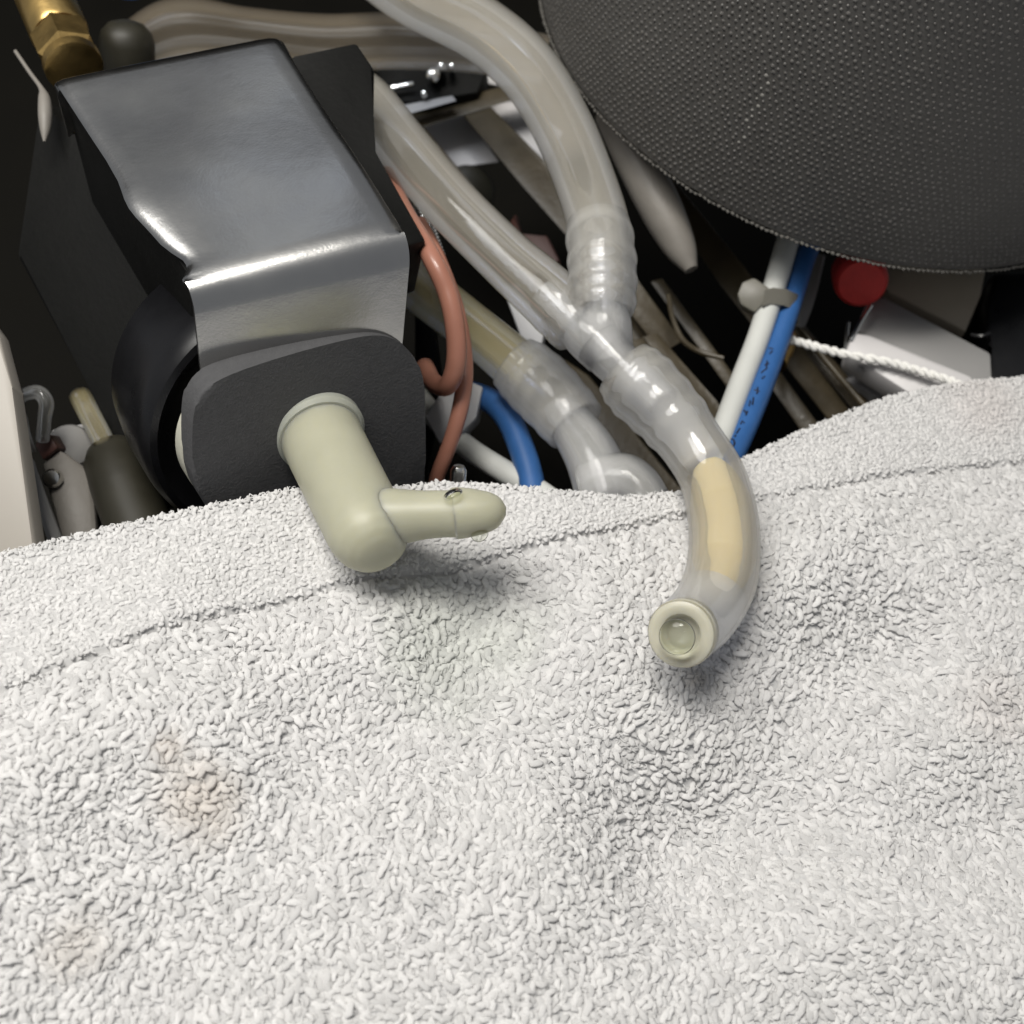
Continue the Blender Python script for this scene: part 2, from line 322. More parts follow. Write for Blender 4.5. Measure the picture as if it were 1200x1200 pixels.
def loops(x, y, length, height, rad, ang, lean, leana, zoff=0, seg=7, sides=7, twist=None):
    """small yarn loops: arches standing on the cloth, leaning over; arrays, one entry a loop"""
    n_ = len(x); t = np.linspace(0, 1, seg)[None, :]
    a = np.pi*t
    along = -np.cos(a)*length[:, None]*.5; up = np.sin(a)*height[:, None]
    lz = up*np.cos(lean[:, None]); ls = up*np.sin(lean[:, None])
    cx = x[:, None]+along*np.cos(ang)[:, None]+ls*np.cos(leana)[:, None]
    cy = y[:, None]+along*np.sin(ang)[:, None]+ls*np.sin(leana)[:, None]
    wob = rng.normal(0, .09, (2, n_, seg)); cx = cx+wob[0]; cy = cy+wob[1]
    cz = (towel_z(x, y)+zoff)[:, None]+lz
    C = np.stack([cx, cy, cz], -1)
    T = np.gradient(C, axis=1); T /= np.linalg.norm(T, axis=-1, keepdims=True)+1e-9
    ref = np.zeros_like(T); ref[..., 0] = -np.sin(ang)[:, None]; ref[..., 1] = np.cos(ang)[:, None]
    N = ref-T*(ref*T).sum(-1, keepdims=True); N /= np.linalg.norm(N, axis=-1, keepdims=True)+1e-9
    B = np.cross(T, N)
    rr = rad[:, None]*(.62+.38*np.sin(np.pi*np.linspace(0, 1, seg)))[None, :]*rng.uniform(.86, 1.14, (n_, seg))
    ph = np.arange(sides)*2*np.pi/sides
    V = C[:, :, None, :]+(N[:, :, None, :]*np.cos(ph)[None, None, :, None]+B[:, :, None, :]*np.sin(ph)[None, None, :, None])*rr[:, :, None, None]
    base = (np.arange(n_)*seg*sides)[:, None, None]
    i = np.arange(seg-1)[:, None]; k = np.arange(sides)[None, :]
    q = np.stack([i*sides+k, i*sides+(k+1) % sides, (i+1)*sides+(k+1) % sides, (i+1)*sides+k], -1).reshape(1, -1, 4)
    return V.reshape(-1, 3)*MM, (base+q).reshape(-1, 4)
def scatter(x0, x1, y0, y1, sp):
    gx, gy = np.meshgrid(np.arange(x0, x1, sp), np.arange(y0, y1, sp*.92)); gx = gx+(np.arange(gx.shape[0]) % 2)[:, None]*sp*.5
    x = gx.ravel()+rng.uniform(-.42, .42, gx.size)*sp; y = gy.ravel()+rng.uniform(-.42, .42, gx.size)*sp
    return x, y
x, y = scatter(-40, 185, -22, 99, .86)
# keep what lies in or near the view
rel = np.stack([x, y, x*0], 1)-np.array(CAM); cc = rel @ np.array(ROT)
pxx = 600+F*cc[:, 0]/-cc[:, 2]; pyy = 600-F*cc[:, 1]/-cc[:, 2]
s = seam_y(x)-y
keep = (pxx > -110) & (pxx < 1310) & (pyy < 1310) & (s > .30)
x, y, s = x[keep], y[keep], s[keep]; n_ = len(x)
flat = np.clip(1-np.hypot(x-G(560, 735)[0], y-G(560, 735)[1])/22, 0, 1)       # the damp patch where the pile lies flat
near = np.clip(s/2.2, .5, 1)
clump = vnoise(x, y, 5.5, 11)
ang = math.pi/2+(vnoise(x, y, 7, 12)-.5)*2.6+rng.normal(0, .75, n_)
big = rng.random(n_)**2.5
V1, F1 = loops(x, y, .75+.9*big+rng.uniform(0, .45, n_), rng.uniform(.30, .55, n_)*near*(.7+.6*clump)*(1-.5*flat)+.38*big*near, (rng.uniform(.29, .43, n_)+.09*big)*(1+.2*flat), ang,
               np.clip(rng.normal(.5, .35, n_)+.5*flat, 0, 1.2), -math.pi/2+(vnoise(x, y, 8, 13)-.5)*5+rng.normal(0, .8, n_), zoff=-.27+.10*rng.normal(0, 1, n_), seg=7, sides=6)

tl = bpy.data.objects.new('terry_loops', mesh_np('terry_loops', V1, F1, M['towel'], True, tones(V1, n_, .80))); COL.objects.link(tl); tl.parent = towel; tag(tl, kind='stuff')
# the hem: tighter, lower stitches lying in rows
x, y = scatter(-40, 190, 55, 101, .70)
rel = np.stack([x, y, x*0], 1)-np.array(CAM); cc = rel @ np.array(ROT); pxx = 600+F*cc[:, 0]/-cc[:, 2]
keep = (pxx > -90) & (pxx < 1290) & (y-seam_y(x) > .18) & (edge_y(x)-y > -.1); x, y = x[keep], y[keep]; n_ = len(x)
V2, F2 = loops(x, y, rng.uniform(.45, .85, n_), rng.uniform(.12, .32, n_)*(.6+.8*vnoise(x, y, 3, 21)), rng.uniform(.24, .36, n_), rng.normal(0, .5, n_)+math.pi/2*(rng.random(n_) < .45), rng.uniform(0, .8, n_), rng.uniform(0, 6.28, n_), zoff=-.14, seg=5, sides=5)
hl = bpy.data.objects.new('hem_weave', mesh_np('hem_weave', V2, F2, M['towel'], True, tones(V2, n_, .84))); COL.objects.link(hl); hl.parent = towel; tag(hl, kind='stuff')
# thin stray fibres standing off the pile
n_ = 16000; x = rng.uniform(-30, 175, n_); y = rng.uniform(-15, 92, n_); k = seam_y(x)-y > .5; x, y = x[k], y[k]; n_ = len(x)
V4, F4 = loops(x, y, rng.uniform(.5, 2.0, n_), rng.uniform(.4, 1.0, n_), rng.uniform(.04, .085, n_), rng.uniform(0, 6.28, n_), rng.uniform(.2, 1.2, n_), rng.uniform(0, 6.28, n_), zoff=-.1, seg=5, sides=4)
pf = bpy.data.objects.new('pile_fuzz', mesh_np('pile_fuzz', V4, F4, M['towel'], True, tones(V4, n_, .9))); COL.objects.link(pf); pf.parent = towel; tag(pf, kind='stuff')
# loose fibres along the hem's fold
n_ = 2600; x = rng.uniform(-30, 185, n_); y = edge_y(x)-rng.uniform(-.15, .5, n_)
V3, F3 = loops(x, y, rng.uniform(.3, 1.1, n_), rng.uniform(.2, .6, n_), rng.uniform(.05, .11, n_), rng.uniform(0, 6.28, n_), rng.uniform(.4, 1.5, n_), rng.normal(math.pi/2, .7, n_), zoff=-.35, seg=5, sides=4)
fz = bpy.data.objects.new('hem_fuzz', mesh_np('hem_fuzz', V3, F3, M['towel'], True, tones(V3, n_, .9))); COL.objects.link(fz); fz.parent = towel; tag(fz, kind='stuff')

# ------------------------------------------------------------------ vibration pump
pump = empty('water_pump', P(330, 420, 200), 'black pump under a bent steel bracket with a pale elbow outlet', 'pump')
PK = .93
FL, FR, BL, BR = P(226, 340, 176*PK), P(482, 281, 185*PK), P(62, 90, 197*PK), P(325, 38, 206*PK)
Uv = (FR-FL).normalized(); Vv = ((FL-BL)+(FR-BR)).normalized(); Wv = Uv.cross(Vv).normalized()
if Wv.dot(UZ) > 0: Wv = -Wv                   # downwards
VF = (Vv-Wv*.33).normalized()                # the front stands a little reclined
# bracket: one bent sheet (profile swept across), front face down to the rubber mount, bump and notch on the left edge
bm = bmesh.new(); prof = []
LB, LF = (BL, FL), (BR, FR)
def brk(u, t):                                # u across 0..1, t along 0..1 top, 1..2 front face
    b0, f0 = BL.lerp(BR, u), FL.lerp(FR, u)
    lowL, lowR = P(234, 470, 190), P(474, 425, 200); lo = lowL.lerp(lowR, u)
    if t < 0: p = b0 + Wv*(-t)*26 - Vv*.6
    elif t <= 1: p = b0.lerp(f0, t)
    else:
        r = (lo-CAM).normalized(); lo = CAM + r*((f0-CAM).dot(VF)/r.dot(VF)); p = f0.lerp(lo, t-1)
    return p
ts = [-.4, -.25, -.1, -.04, 0, .03, .08, .2, .35, .5, .58, .64, .70, .74, .78, .82, .86, .90, .93, .96, .985, 1.0, 1.02, 1.06, 1.1, 1.2, 1.35, 1.5, 1.7, 1.9, 2.0]
us = [0, .012, .04, .1, .2, .35, .5, .65, .8, .9, .96, .988, 1]
BEND = .10                                    # the sheet turns over a rounded bend about 4 mm wide
def round_bend(u, t):
    for c, lo_, hi_ in ((0, .05, .05), (1, BEND, .22)):
        if c-lo_ < t < c+hi_:
            q = (t-c+lo_)/(lo_+hi_); a, m_, b_ = brk(u, c-lo_), brk(u, c), brk(u, c+hi_)
            return a*(1-q)**2 + m_*2*q*(1-q) + b_*q*q
    return brk(u, t)
ts = [-.4, -.25, -.1, -.05, -.03, 0, .03, .05, .1, .2, .3, .4, .5, .54, .58, .62, .66, .70, .74, .78, .82, .86, .88, .90, .92, .94, .96, .98, 1, 1.02, 1.05, 1.08, 1.11, 1.14, 1.17, 1.2, 1.22, 1.3, 1.5, 1.7, 1.9, 2.0]
grid = []
for t in ts:
    row = []
    for u in us:
        p = round_bend(u, t)
        if u < .15 and t > .45:               # dented left edge: it steps outwards before the corner
            k = (1-u/.15)
            bump = -1.1*math.exp(-((t-.62)/.10)**2)+1.5*math.exp(-((t-.87)/.055)**2)-.3*math.exp(-((t-.97)/.03)**2)
            p = p + Uv*bump*k + Wv*.5*k*math.exp(-((t-.8)/.15)**2)
        if t > 1.1: p = p + Uv*((.5-u)*1.2*min(1, (t-1.1)/.9)) - Vv*.0
        e = min(u, 1-u)
        p = p + Wv*(.7*math.exp(-e/.02)) if t < 1 else p
        if 0 < t < 1: p = p + Wv*(.35*math.sin(t*7+u*3)*math.sin(u*4.2+.6)*math.sin(math.pi*t))
        row.append(bm.verts.new(p))
    grid.append(row)
fs = []
for a, b_ in zip(grid, grid[1:]):
    for k in range(len(us)-1): fs.append(bm.faces.new((a[k], a[k+1], b_[k+1], b_[k])))
bmesh.ops.recalc_face_normals(bm, faces=fs)
r_ = bmesh.ops.solidify(bm, geom=fs, thickness=1.1)
br = link('bracket', mesh_of(bm, 'bracket', 50), pump, True, M['steel'])
bv = br.modifiers.new('bevel', 'BEVEL'); bv.width = .0003; bv.segments = 2; bv.limit_method = 'ANGLE'; bv.angle_limit = math.radians(50)
# body: square black coil block below the bracket and the round coil end in front of it
body_top = [BL+Wv*3+Uv*1-Vv*2, BR+Wv*3+Uv*2-Vv*3, FR+Wv*3-Uv*1-Vv*6, FL+Wv*3+Uv*1-Vv*6]
bm = bmesh.new(); slab_bm(bm, body_top, Wv*34, 1.2); link('coil_block', mesh_of(bm, 'coil_block'), pump, True, M['black'])
side = [P(a, b_, d*.97) for a, b_, d in [(18, 300, 216), (45, 120, 219), (100, 160, 214), (226, 385, 200), (180, 600, 212), (160, 560, 214)]]
bm = bmesh.new(); slab_bm(bm, side, Uv*16+Wv*6, .8); link('side_frame', mesh_of(bm, 'side_frame'), pump, True, M['black'])
slab('coil_cover', [(a, b_, d*.955) for a, b_, d in [(318, 78, 212), (345, 64, 212), (418, 49, 213), (439, 80, 212), (436, 180, 207), (500, 282, 201), (470, 290, 197.5), (400, 190, 203)]], 14, M['black'], pump, .6)
FQ = FL + VF*4.5                               # plane of the rubber mount's front, square to the pump's axis
def on_front(px, py, off=0):
    r = (P(px, py, 200)-CAM).normalized(); q = FQ+VF*off; return CAM + r*((q-CAM).dot(VF)/r.dot(VF))
c0 = on_front(335, 500, -9)
lathe('coil_end', c0-VF*19, VF, [(0, 21), (6, 21.6), (14, 21.6), (16.4, 21.3), (17.5, 20.6), (17.8, 19.6), (17.0, 18.6), (16.0, 17), (15.5, .1)], M['black_gloss'], pump, 72)
lathe('spacer_disc', on_front(302, 500, -8.6), VF, [(0, 12.2), (.3, 12.8), (2.9, 12.8), (3.5, 12.2)], M['disc'], pump, 64)
# dark grey rubber mount with rounded upper corners
def chaikin(q, n=2):
    for _ in range(n): q = [v for a, b_ in zip(q, q[1:]+q[:1]) for v in (a.lerp(b_, .25), a.lerp(b_, .75))]
    return q
rub = [on_front(*p) for p in ((228, 590), (224, 500), (232, 462), (262, 441), (330, 418), (400, 399), (443, 391), (470, 400), (497, 432), (499, 500), (499, 600), (400, 640), (300, 640))]
bm = bmesh.new(); slab_bm(bm, chaikin(rub), -VF*4.6, .5, 3); link('rubber_mount', mesh_of(bm, 'rubber_mount'), pump, True, M['rubber'])
# pale elbow outlet
e0 = on_front(374, 508); e1 = P(434, 628, 167); ax = (e1-e0).normalized(); eL = (e1-e0).length
lathe('outlet_collar', e0-ax*2.5, ax, [(0, 6.4), (.2, 6.9), (2.9, 6.9), (3.5, 6.4), (3.6, 5)], M['nylon_collar'], pump, 56)
elbow = lathe('outlet_elbow', e0-ax*1, ax, [(0, 6.0), (1, 6.05), (eL*.5, 5.85), (eL*.95, 5.7), (eL*1.03, 5.55), (eL*1.10, 5.1), (eL*1.16, 4.2), (eL*1.20, 3.0), (eL*1.215, 1.4), (eL*1.218, 0)], M['nylon'], pump, 56)
eD_ = -(ROT.transposed() @ (e1-CAM)).z-168
barb = path_px([(a, b_, d+eD_, r) for a, b_, d, r in [(438, 607, 169, 31), (455, 606, 168.5, 34), (474, 605, 168.2, 32), (494, 603.5, 168, 29.2), (515, 602.5, 167.8, 28), (529, 602, 167.6, 28), (534, 601.5, 167.6, 30.5), (546, 601, 167.5, 29.6), (562, 600.3, 167.4, 26.5), (576, 599.5, 167.4, 22.5), (586, 599, 167.4, 16), (593, 599, 167.4, 5)]], 6)
tube('outlet_barb', barb, M['nylon'], elbow, None, 32)

def drop(name, at, r, flat, up, label):
    bm = bmesh.new(); bmesh.ops.create_uvsphere(bm, u_segments=24, v_segments=14, radius=r)
    q = up.to_track_quat('Z', 'Y').to_matrix()
    for v in bm.verts:
        c = v.co.copy(); c.z = c.z*flat if c.z > 0 else c.z*.25
        v.co = at + q @ c
    o = link(name, mesh_of(bm, name, 0), None, True, M['water']); return tag(o, label, 'water drop')
toc = (CAM-P(535, 578, 167)).normalized()
drop('water_droplet', P(531, 580, 164.4+eD_), 1.35, .5, (toc*.6+UY*.8).normalized(), 'clear water droplet clinging to the top of the pale elbow outlet\'s short nozzle')
drop('water_droplet', P(562, 626, 166.5+eD_), 1.2, .6, (toc*.5-UY*.8).normalized(), 'clear water droplet hanging under the pale elbow outlet\'s short nozzle')

# ------------------------------------------------------------------ hoses and the Y-piece
hose = path_px([(400, -70, 236, 36), (480, -10, 229, 37), (560, 32, 222, 37), (618, 82, 216, 37), (660, 150, 211, 36), (690, 225, 205, 36), (703, 275, 200, 37), (706, 320, 197, 38), (706, 362, 195, 37)], 20)
h1 = tube('silicone_hose', ribbed(hose, .80, .985, 4, .34, 3), M['sil'], None, .62)
tag(h1, 'thick translucent hose arching down from the top edge into the Y-shaped joint', 'hose')
tube('trapped_water', [Vector((*p[:3], p[3]*.6)) for p in hose[20:88]], M['sil_brown'], h1, None, 20)
lining = tube('hose_end_sleeve', ribbed(path_px([(701, 265, 201.4, 37.6), (705, 300, 198, 39), (706, 335, 196.4, 39.5), (706, 366, 195.2, 37)], 14), 0.02, .98, 4, .34, 5), M['sil_rib'], h1, .9, 28)
hose2 = path_px([(412, 100, 222, 26), (432, 122, 219, 32), (470, 170, 213, 33), (525, 235, 207, 33), (590, 300, 202, 34), (640, 345, 198.5, 37), (678, 382, 196, 37)], 14)
h2 = tube('silicone_hose', ribbed(hose2, .86, 1.0, 2, .12, 9), M['sil'], None, .62)
tag(h2, 'slanting clear hose between steel bracket and arching hose, entering the joint from the left', 'hose')
yj = empty('hose_joint', P(705, 395, 195), 'cloudy plastic Y-shaped joint where three translucent hoses meet', 'hose joint')
tube('branch', path_px([(706, 300, 198, 24), (707, 350, 196, 25), (709, 378, 195, 31), (712, 400, 194.5, 30), (716, 425, 194, 28)], 6), M['conn'], yj, .6)
tube('branch', path_px([(640, 345, 199, 24), (668, 372, 197, 26), (690, 392, 195.5, 31), (712, 414, 194.5, 30)], 6), M['conn'], yj, .6)
tube('branch', path_px([(702, 402, 195, 30), (722, 424, 193.6, 28), (745, 445, 192, 25), (775, 475, 189, 24)], 6), M['conn'], yj, .6)
def lie(px, py, above):                        # depth at which that ray is `above` mm over the towel
    q = G(px, py, 0)
    for _ in range(4): q = G(px, py, float(relief(np.array([q.x]), np.array([q.y]))[0])+1.0+above)
    return -(ROT.transposed() @ (q-CAM)).z
out_px = [(731, 432, 194, 39), (752, 453, 193, 44), (785, 487, 191.5, 41), (812, 522, 190, 38), (834, 558, 188, 39), (846, 600, lie(846, 600, 4.9), 41), (849, 640, lie(849, 640, 4.7), 42), (844, 680, lie(844, 680, 4.9), 43), (827, 715, lie(827, 715, 6.2), 42), (808, 735, lie(808, 735, 8.4), 41), (798, 743, lie(798, 743, 11.2), 40)]
outp = path_px(out_px, 14)
ho = tube('outlet_hose', ribbed(outp, .02, .26, 4, .28, 4), M['outlet'], None, .905, 32)
tag(ho, 'curved open-ended hose lying on the white towel, half full of yellowish water', 'hose')
k0, k1 = int(len(outp)*.36), int(len(outp)*.74)
tube('trapped_water', [Vector((*p[:3], p[3]*.895*min(1, (.30+.17*i**.5), (.25+.2*(k1-k0-1-i)**.5)))) for i, p in enumerate(outp[k0:k1])], M['milk'], ho, None, 28)
for q_ in (outp[:k0], outp[k1:-3]): tube('bore', [Vector((*p[:3], p[3]*.89)) for p in q_], M['outlet'], ho, None, 28)
eA, eD = Vector(outp[-1][:3]), (Vector(outp[-1][:3])-Vector(outp[-8][:3])).normalized()
er = outp[-1][3]
lathe('hose_lip', eA-eD*3, eD, [(0, er*.7), (0, er*1.0), (2.6, er*1.02), (3.1, er*.97), (3.35, er*.86), (3.35, er*.72), (3.1, er*.60), (2.5, er*.53), (1.6, er*.46), (1.0, er*.3), (.8, er*.02)], M['outlet_end'], ho, 48, False)
drop('water_droplet', eA+eD*2.4, er*.54, .42, eD, 'round water droplet filling the open end of the curved hose on the towel')

amb = path_px([(440, 285, 230, 30), (495, 338, 224, 30), (545, 378, 219, 29), (590, 415, 215, 30), (625, 445, 212, 33)], 10)
h3 = tube('amber_hose', amb, M['sil_amber'], None, .62); tag(h3, 'amber tinted hose running lower right behind the salmon wire, below the two clear hoses', 'hose')
tube('hose_end_sleeve', ribbed(path_px([(602, 425, 213, 35), (622, 442, 212, 40), (650, 470, 209, 40), (674, 498, 206.5, 38)], 12), .1, .95, 4, .2, 8), M['sil_rib'], h3, .8, 28)
tube('end_fitting', path_px([(655, 478, 208.5, 25), (685, 520, 205, 31), (700, 550, 203, 34), (715, 600, 201, 36)], 8), M['conn'], h3, .6)
tube('fitting_nozzle', path_px([(690, 575, 202, 34), (725, 562, 200, 32), (745, 570, 199, 30), (760, 590, 198, 28)], 6), M['conn'], h3, .6)
h4 = tube('loose_hose', path_px([(720, 130, 238, 24), (745, 185, 236, 25), (775, 245, 234, 25), (797, 290, 233, 19), (810, 316, 232, 8)], 10), M['pink_grey'], None, None)
tag(h4, 'dull grey hose end showing between the arching hose and the dark boiler jacket', 'hose')
h5 = tube('brown_hose', path_px([(150, 60, 236, 28), (210, 35, 236, 36), (290, 40, 238, 30), (380, 50, 240, 32), (470, 48, 241, 32), (560, 55, 240, 30), (640, 70, 240, 28)], 10), M['sil_brown'], None, .6)
tag(h5, 'dim brownish hose crossing behind the steel bracket at the top edge', 'hose')
cap = lathe('rubber_plug', P(150, 90, 231), P(148, 30, 226)-P(150, 90, 231), [(0, 5.0), (6, 5.0), (8, 4.5), (9.4, 3.2), (10, 1.4), (10.1, .1)], M['olive'])
tag(cap, 'small rounded dark plug behind the bracket\'s upper edge beside the brass fitting', 'plug')
bl = lathe('blue_fitting', P(148, -52, 234), P(150, -12, 228)-P(148, -52, 234), [(0, 5), (0, 6), (5, 6), (6, 5.4), (6.2, 3)], M['blue'])
tag(bl, 'blue fitting cut off by the top edge above the dark plug', 'fitting')

# ------------------------------------------------------------------ brass fitting
bf = empty('brass_fitting', P(85, 70, 212), 'shiny brass hex fitting at the upper left corner of the steel bracket', 'pipe fitting')
bA, bB = P(48, -12, 222), P(84, 72, 212); bD = bB-bA
lathe('barrel', bA, bD, [(0, 4.2), (0, 5.0), (bD.length*.62, 5.0), (bD.length*.66, 4.6)], M['brass'], bf, 40)
lathe('nut', bA+bD*.67, bD, [(0, 4.4), (.2, 5.3), (bD.length*.26, 5.3), (bD.length*.3, 4.6)], M['brass'], bf, 6)
lathe('nut_ring', bA+bD*.98, bD, [(0, 4.2), (.3, 4.9), (2.2, 4.9), (2.6, 4.0)], M['brass'], bf, 40)
cl = tube('wire_clip', path_px([(18, 60, 212, 2.2), (35, 85, 210, 2.4), (48, 103, 208, 3), (52, 116, 207, 7), (53, 135, 206, 8), (53, 152, 205.5, 6), (52, 166, 205, 1.5)], 8), M['pink_grey'])
tag(cl, 'thin wire ending in a pale bead, hanging below the brass fitting', 'wire')

# ------------------------------------------------------------------ wires left
wg = 'salmon wires looping beside the pump'
w1 = tube('salmon_wire', path_px([(452, 205, 216, 11), (474, 248, 205, 11), (503, 297, 194, 11.5), (525, 345, 193, 12), (534, 390, 193.5, 12), (534, 428, 195, 12), (524, 452, 198, 11.5), (508, 448, 204, 11), (498, 430, 212, 11)], 10), M['pink'], None, None, 16)
tag(w1, 'salmon wire with the wider bend, looping out beside the bracket\'s front corner and curling back', 'wire', wg)
w2 = tube('salmon_wire', path_px([(492, 262, 216, 9), (514, 304, 207, 9), (536, 365, 203, 9), (545, 425, 202, 9.5), (541, 470, 201, 10), (529, 515, 202, 9.5), (512, 560, 205, 9), (505, 600, 209, 9)], 10), M['pink'], None, None, 16)
tag(w2, 'salmon wire running straight down behind the looped one to the towel\'s edge', 'wire', wg)
ww = tube('white_cable', path_px([(470, 440, 228, 13), (515, 495, 222, 13), (550, 526, 217, 13.5), (590, 552, 213, 14), (635, 578, 209, 14), (670, 605, 206, 14)], 10), M['white_wire'], None, None, 18)
tag(ww, 'white cable slanting down to the towel below the salmon wires', 'cable')
cs = slab('cable_sleeve', [(498, 488, 217), (530, 438, 217), (566, 453, 217), (558, 490, 216), (540, 508, 216), (515, 520, 216)], 6, M['grey_panel']); tag(cs, 'grey plastic sleeve holding the wire ends behind the salmon wires', 'sleeve')
bw = tube('blue_cable', path_px([(545, 458, 224, 14), (575, 470, 219, 14.5), (596, 492, 216, 15), (611, 525, 213, 15.5), (622, 562, 210, 15.5), (626, 600, 207, 15)], 10), M['blue'], None, None, 20)
tag(bw, 'short blue cable bending down to the towel left of the ribbed hose end', 'cable')
tm = lathe('metal_terminal', P(536, 575, 203), P(538, 540, 201)-P(536, 575, 203), [(0, 1.0), (0, 1.3), (3.6, 1.3), (4.3, .9), (4.4, .1)], M['chrome']); tag(tm, 'bright round metal terminal just behind the towel edge above the elbow\'s nozzle', 'terminal')
gp = slab('grey_bracket', [(486, 330, 226), (505, 345, 226), (520, 470, 232), (498, 560, 236), (486, 560, 236)], 3, M['black']); tag(gp, 'dark bracket plate behind the salmon wires at the pump\'s right side', 'plate')
lp = slab('light_tab', [(588, 335, 236), (606, 331, 236), (640, 378, 233), (632, 418, 232), (612, 400, 233)], 3, M['grey_panel']); tag(lp, 'pale grey tab between the amber hose and the slanting clear hose', 'tab')
sp = bpy.data.objects.new('threaded_stud', None); 
prof = [(0, 1.1)]
for k in range(16): prof += [(k*.7+.1, 1.1), (k*.7+.35, 1.6), (k*.7+.6, 1.1)]
st = lathe('threaded_stud', P(490, 240, 222), P(508, 290, 220)-P(490, 240, 222), prof, M['chrome'], None, 20); tag(st, 'threaded metal stud between the bracket corner and the slanting clear hose', 'stud')

# ------------------------------------------------------------------ frame and panels in the middle
gf = empty('support_frame', P(560, 160, 262), 'dark brown metal frame of crossing bars behind the arching hose', 'frame')
slab('cross_bar', [(455, 137, 262), (620, 93, 262), (630, 108, 260), (470, 158, 260)], 2.2, M['brown_bar'], gf, .3, 'ray')
slab('side_bar', [(468, 150, 261), (490, 140, 261), (560, 225, 256), (640, 315, 251), (620, 325, 251), (540, 240, 256)], 2.2, M['brown_bar'], gf, .3, 'ray')
slab('side_bar', [(533, 124, 261), (566, 116, 261), (640, 190, 256), (720, 290, 250), (800, 400, 246), (775, 415, 246), (690, 305, 250), (610, 215, 256)], 2.2, M['brown_bar'], gf, .3, 'ray')
slab('side_bar', [(660, 420, 246), (690, 440, 245), (800, 575, 238), (830, 640, 236), (790, 640, 236), (700, 500, 242)], 2.2, M['brown_bar'], gf, .3, 'ray')
slab('side_bar', [(735, 400, 247), (755, 395, 247), (870, 560, 240), (900, 620, 238), (860, 600, 238), (790, 490, 244)], 2.2, M['brown_bar'], gf, .3, 'ray')
slab('side_bar', [(738, 180, 258), (760, 175, 258), (870, 310, 252), (1010, 500, 245), (985, 510, 245), (845, 335, 252)], 2.2, M['brown_bar'], gf, .3, 'ray')
slab('side_bar', [(762, 330, 254), (776, 326, 254), (890, 480, 247), (880, 492, 247)], 2, M['brown_bar'], gf, .3, 'ray')
slab('side_bar', [(752, 395, 243), (770, 390, 243), (840, 470, 240), (905, 575, 236), (880, 580, 236), (815, 478, 240)], 2, M['brown_bar'], gf, .3, 'ray')
slab('side_bar', [(880, 420, 252), (896, 410, 252), (990, 540, 246), (970, 550, 246)], 2, M['brown_bar'], gf, .3, 'ray')
slab('side_bar', [(668, 300, 256), (684, 292, 256), (790, 440, 250), (776, 452, 250)], 2, M['brown_bar'], gf, .3, 'ray')
slab('side_bar', [(905, 365, 250), (925, 360, 250), (1035, 490, 245), (1015, 500, 245)], 2.2, M['brown_bar'], gf, .3, 'ray')
for i, (poly, lab) in enumerate((
        ([(494, 146, 272), (545, 130, 272), (585, 190, 268), (535, 196, 268)], 'grey panel seen through the frame\'s left opening'),
        ([(566, 128, 272), (605, 113, 272), (660, 155, 270), (640, 192, 268), (612, 186, 268)], 'grey panel seen through the frame\'s right opening under the arching hose'),
        ([(560, 96, 268), (580, 78, 268), (610, 88, 268), (600, 104, 268)], 'small grey panel above the frame\'s cross bar'))):
    tag(slab('backing_plate', poly, 2, M['white'], None, .3, 'ray'), lab, 'plate', 'grey panels behind the support frame')
sb = empty('terminal_block', P(510, 100, 258), 'dark terminal block with small bright screws above the frame\'s cross bar', 'terminal block')
slab('housing', [(440, 75, 262), (475, 68, 262), (555, 60, 262), (572, 80, 261), (560, 108, 259), (500, 118, 258), (455, 120, 258)], 6, M['black'], sb)
for a, b_, r in ((508, 92, 1.5), (517, 83, 1.0), (529, 82, .7), (497, 114, .7)):
    lathe('screw', P(a, b_+4, 262), P(a, b_-4, 255.5)-P(a, b_+4, 262), [(0, r), (7, r), (7.3, r*.7), (7.4, .05)], M['chrome'], sb, 8)
tag(slab('metal_strip', [(458, 100, 256), (484, 95, 256), (485, 99, 256), (459, 105, 256)], 1, M['chrome'], None, .1), 'small bright metal strip beside the top of the slanting clear hose', 'strip')
bt = slab('bottom_bar', [(448, 128, 257), (530, 112, 257), (535, 118, 256), (470, 136, 256)], 1, M['grey_panel'], sb, .12, 'ray')
tag(lathe('dark_knob', P(545, 225, 274), P(552, 226, 266)-P(545, 225, 274), [(0, 6), (4, 6), (6, 5.4), (7, 4), (7.2, .1)], M['olive']), 'dark round knob below the grey panels between the two clear hoses', 'knob')
tag(slab('pale_tab', [(596, 262, 258), (604, 250, 258), (608, 276, 256), (640, 275, 254), (655, 305, 252), (640, 318, 252), (618, 292, 255)], 2, M['maroon']), 'dark maroon tab with a pale tip behind the two clear hoses', 'tab')
tag(tube('thin_wire', path_px([(783, 345, 240, 3), (788, 372, 240, 3), (800, 398, 239, 3.4), (820, 412, 239, 3.4), (848, 420, 238, 3)], 8), M['brown_bar'], None, None, 10), 'thin dark wire curving over the bars right of the Y-shaped joint', 'wire')

